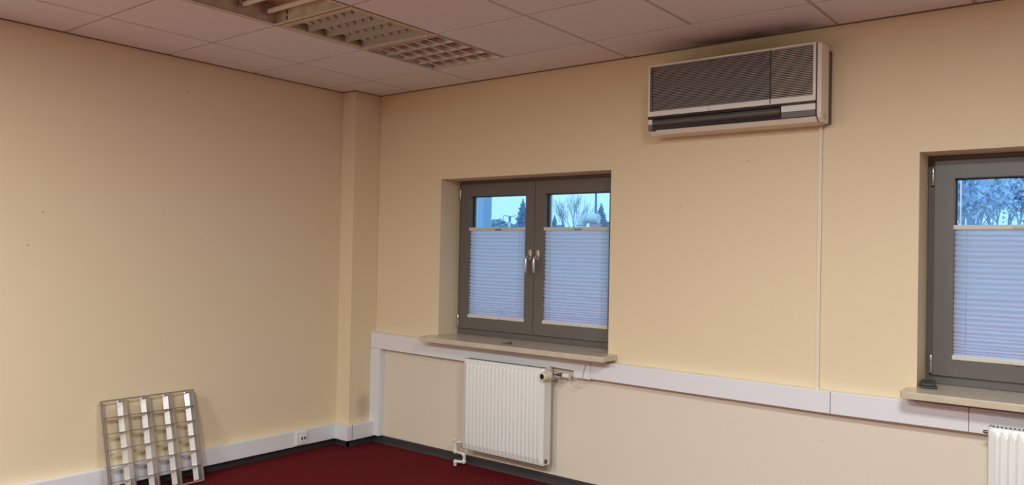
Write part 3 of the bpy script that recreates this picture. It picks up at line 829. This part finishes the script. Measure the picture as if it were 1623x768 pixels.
def bare_tree(x, y, top, spread, label, seed, depth=5, trunk=0.09, base=None, mat_=None, leaves=0):
    rnd = random.Random(seed)
    base = GZ if base is None else base
    o = empty('bare_tree', (x, y, GZ)); tag(o, label, 'tree', 'trees outside the windows')
    h = top - GZ
    B = MB(); tips = []
    def grow(p, d, ln, r, lv):
        q = p + d * ln * .5 + Vector((rnd.uniform(-1, 1), rnd.uniform(-1, 1), 0)) * ln * .03
        e = p + d * ln
        B.tube([p, q, e], [r, r * .85, r * .7], 5 if lv > 2 else 4, cap=False)
        if lv == 0: tips.append(e); return
        for k in range(3 if lv > 1 else 3):
            a = rnd.uniform(0, 2 * math.pi); t_ = rnd.uniform(.30, .75) * spread
            side = Vector((math.cos(a), math.sin(a), 0)) * math.sin(t_)
            nd = (d * math.cos(t_) + side + Vector((0, 0, .22))).normalized()
            st = p + d * ln * (1.0 if k == 0 else rnd.uniform(.55, 1.0))
            grow(st, nd if k else (d + side * .35).normalized(), ln * rnd.uniform(.62, .8), r * .62, lv - 1)
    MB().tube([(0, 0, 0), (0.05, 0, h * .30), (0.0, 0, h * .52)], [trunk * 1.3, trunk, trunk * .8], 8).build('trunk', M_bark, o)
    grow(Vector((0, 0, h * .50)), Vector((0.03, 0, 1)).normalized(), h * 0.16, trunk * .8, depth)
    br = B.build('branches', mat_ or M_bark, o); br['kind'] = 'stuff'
    if leaves:
        B = MB()
        for k in range(leaves):
            e = rnd.choice(tips) + Vector((rnd.gauss(0, 1), rnd.gauss(0, 1), rnd.gauss(0, 1))) * 0.28
            a = Vector((rnd.uniform(-1, 1), rnd.uniform(-1, 1), rnd.uniform(-1, 1))).normalized(); b_ = a.orthogonal().normalized(); s_ = rnd.uniform(.04, .10)
            B.bm.faces.new([B.bm.verts.new(e + a * s_), B.bm.verts.new(e - a * s_ * .5 + b_ * s_), B.bm.verts.new(e - a * s_ * .5 - b_ * s_)])
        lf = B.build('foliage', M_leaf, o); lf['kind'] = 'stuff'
    return o


# seen through the two-handled window
P = px(759, 330, 14); tl = px(752.5, 330, 14).x; tr_ = px(766, 330, 14).x
B = MB().box((tl, 14, GZ), (tr_, 14.4, 6.0)).box((tl - 0.05, 13.95, GZ), (tr_ + 0.05, 14.45, GZ + 0.4)).bevel(0.01, 1)
tag(B.build('facade_pillar', M_pillar), 'pale blue pillar outside at the edge of the left sash', 'pillar')
for k, (sx, sy, Y, w_, lab) in enumerate([(829, 314, 40, 2.4, 'tall conifer outside beside the seam of the two sashes'), (879, 340, 54, 2.2, 'small conifer outside left of the bare tree'),
                                     (953, 321, 42, 2.4, 'conifer outside behind the silver duct'), (974, 326, 47, 2.2, 'conifer outside at the right reveal of the two-handled window')]):
    P = px(sx, sy, Y); conifer(P.x, P.y, P.z, w_, lab, k)
for k, (sx, sy, Y) in enumerate([(772, 353, 56), (780, 350, 60), (788, 348, 64), (797, 350, 68), (806, 353, 72), (815, 356, 76), (888, 358, 60)]):
    P = px(sx, sy, Y); rnd = random.Random(k)
    o = empty('shrub', (P.x, P.y, GZ)); tag(o, 'hazy rounded tree in the distant row outside the left sash' if k < 6 else 'hazy rounded tree low behind the bare tree', 'tree', 'distant row of trees' if k < 6 else 'distant low tree')
    hgt = P.z - GZ
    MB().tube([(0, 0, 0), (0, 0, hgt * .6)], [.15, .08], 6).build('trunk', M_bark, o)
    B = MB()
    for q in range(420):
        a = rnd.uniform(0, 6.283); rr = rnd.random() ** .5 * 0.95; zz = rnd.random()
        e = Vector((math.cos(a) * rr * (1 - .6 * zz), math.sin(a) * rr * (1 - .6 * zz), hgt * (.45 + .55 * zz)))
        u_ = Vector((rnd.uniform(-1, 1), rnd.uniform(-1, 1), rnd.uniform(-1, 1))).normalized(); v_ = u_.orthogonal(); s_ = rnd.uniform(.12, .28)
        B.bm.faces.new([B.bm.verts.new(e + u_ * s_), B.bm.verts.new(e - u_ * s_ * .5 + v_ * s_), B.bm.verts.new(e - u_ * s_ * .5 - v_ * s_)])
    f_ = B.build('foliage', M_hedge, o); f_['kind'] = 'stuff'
P = px(907, 306, 30)
bare_tree(P.x, P.y, P.z - 0.1, 0.85, 'leafless spreading tree outside the right sash', 11, 6, 0.055)
# mast with a forked cross arm
P = px(808, 343, 26); mz = P.z
ms = empty('roof_mast', (P.x, P.y, GZ)); tag(ms, 'forked utility mast outside the left sash', 'mast')
MB().tube([(0, 0, 0), (0, 0, mz - GZ - .28)], 0.075, 10).build('pole', M_zinc, ms)
hz_ = mz - GZ
MB().tube([(0, 0, hz_ - .30), (0, 0, hz_ + .02)], [0.05, 0.07], 8).build('head', M_post, ms)
MB().tube([(0, 0, hz_ - .02), (-.14, -.11, hz_ + .05), (-.24, -.19, hz_ + .03), (-.27, -.21, hz_ - .08), (-.22, -.17, hz_ - .22)], 0.018, 7).build('curved_arm', M_post, ms)
MB().tube([(0, 0, hz_ - .02), (.14, .11, hz_ + .03), (.26, .20, hz_ + .05), (.30, .23, hz_ + .0)], 0.018, 7).build('curved_arm', M_post, ms)
MB().tube([(.0, 0, hz_ - .30), (.12, .09, hz_ - .42), (.26, .2, hz_ - .60)], 0.02, 7).build('brace', M_post, ms)
# lamp post
P = px(945, 290, 28)
lp = empty('lamp_post', (P.x, P.y, GZ)); tag(lp, 'tall thin lamp post outside the right sash', 'lamp post')
MB().tube([(0, 0, 0), (0, 0, 11)], [0.075, 0.05], 8).build('pole', M_post, lp)
MB().tube([(0, 0, 11), (0.1, -.3, 11.25), (0.25, -.8, 11.35)], 0.035, 8).build('arm', M_post, lp)
MB().box((0.15, -1.2, 11.3), (0.4, -.7, 11.4)).bevel(.03, 2).build('lamp_head', M_zinc, lp)
# pink building with a flat roof and window
A = px(934, 353, 27.0); Bp = px(985, 352, 27.0)
bd = empty('building', (A.x, 27, GZ)); tag(bd, 'low pink building outside behind the silver duct', 'building')
bw = Bp.x - A.x; bh = A.z - GZ
MB().box((0, 0, 0), (bw, 6, bh)).build('wall', M_pink, bd)
MB().box((-.06, -.06, bh), (bw + .06, 6.06, bh + .05)).build('roof', M_roofdark, bd)
w0 = px(954, 355, 26.97); w1 = px(962.5, 361, 26.97)
fw_ = MB().box((w0.x - A.x - .03, -.03, w1.z - GZ - .35), (w1.x - A.x + .03, 0.02, w0.z - GZ + .03)).build('window', M_post, bd)
MB().box((w0.x - A.x, -.04, w1.z - GZ - .32), (w1.x - A.x, -.02, w0.z - GZ)).build('pane', M_farwin, fw_)
# lower roof that carries the duct
Rf = px(905, 372, 24)
rb = empty('annex_building', (Rf.x, 23.4, GZ)); tag(rb, 'low annex whose flat roof carries the silver duct', 'building')
MB().box((0, 0, 0), (3.2, 2.0, Rf.z - GZ)).build('wall', M_pink, rb)
MB().box((-.05, -.05, Rf.z - GZ), (3.25, 2.05, Rf.z - GZ + .04)).build('roof', M_roofdark, rb)
# silver elbow duct
Dv = px(921, 372, 24); De = px(947, 343, 24)
du = empty('ventilation_duct', (Dv.x, 24, Rf.z + .04)); tag(du, 'silver elbow ventilation duct outside the right sash', 'duct')
hv = De.z - (Rf.z + .04); wx = De.x - Dv.x; r_ = 0.21
MB().tube([(0, 0, 0), (0, 0, hv - .36)], r_, 18).build('riser', M_zinc, du, smooth=40)
pts = [(0.30 * (1 - math.cos(R(a_))) , 0.03 * a_ / 90, hv - .36 + 0.30 * math.sin(R(a_))) for a_ in range(0, 91, 15)]
for k in range(len(pts) - 1):
    MB().tube([pts[k], pts[k + 1]], r_ + (.004 if k % 2 else 0), 18).build('elbow_segment', M_zinc, du, smooth=40)
MB().tube([pts[-1], (wx, 0.1, hv - .08)], r_, 18).build('outlet', M_zinc, du, smooth=40)
for z_ in (.06, hv - .36):
    MB().tube([(0, 0, z_ - .015), (0, 0, z_ + .015)], r_ + .018, 18).build('flange', M_post, du, smooth=40)
# wood seen through the right window, blue haze painted into its tree colours
rnd = random.Random(3)
for k in range(9):
    Y = 15.5 + 4.6 * k
    sx = 1500 + (k * 52) % 135 + rnd.uniform(-4, 4)
    P = px(sx, 268 + (k * 37) % 30, Y)
    bare_tree(P.x, P.y, P.z + 0.9, 0.85, 'nearest haze-tinted tree in the wood outside the right window' if k == 0 else 'haze-tinted tree deeper in the wood outside the right window', 20 + k, 5, 0.10, mat_=M_twig, leaves=3200)['group'] = 'haze-tinted wood outside the right window'
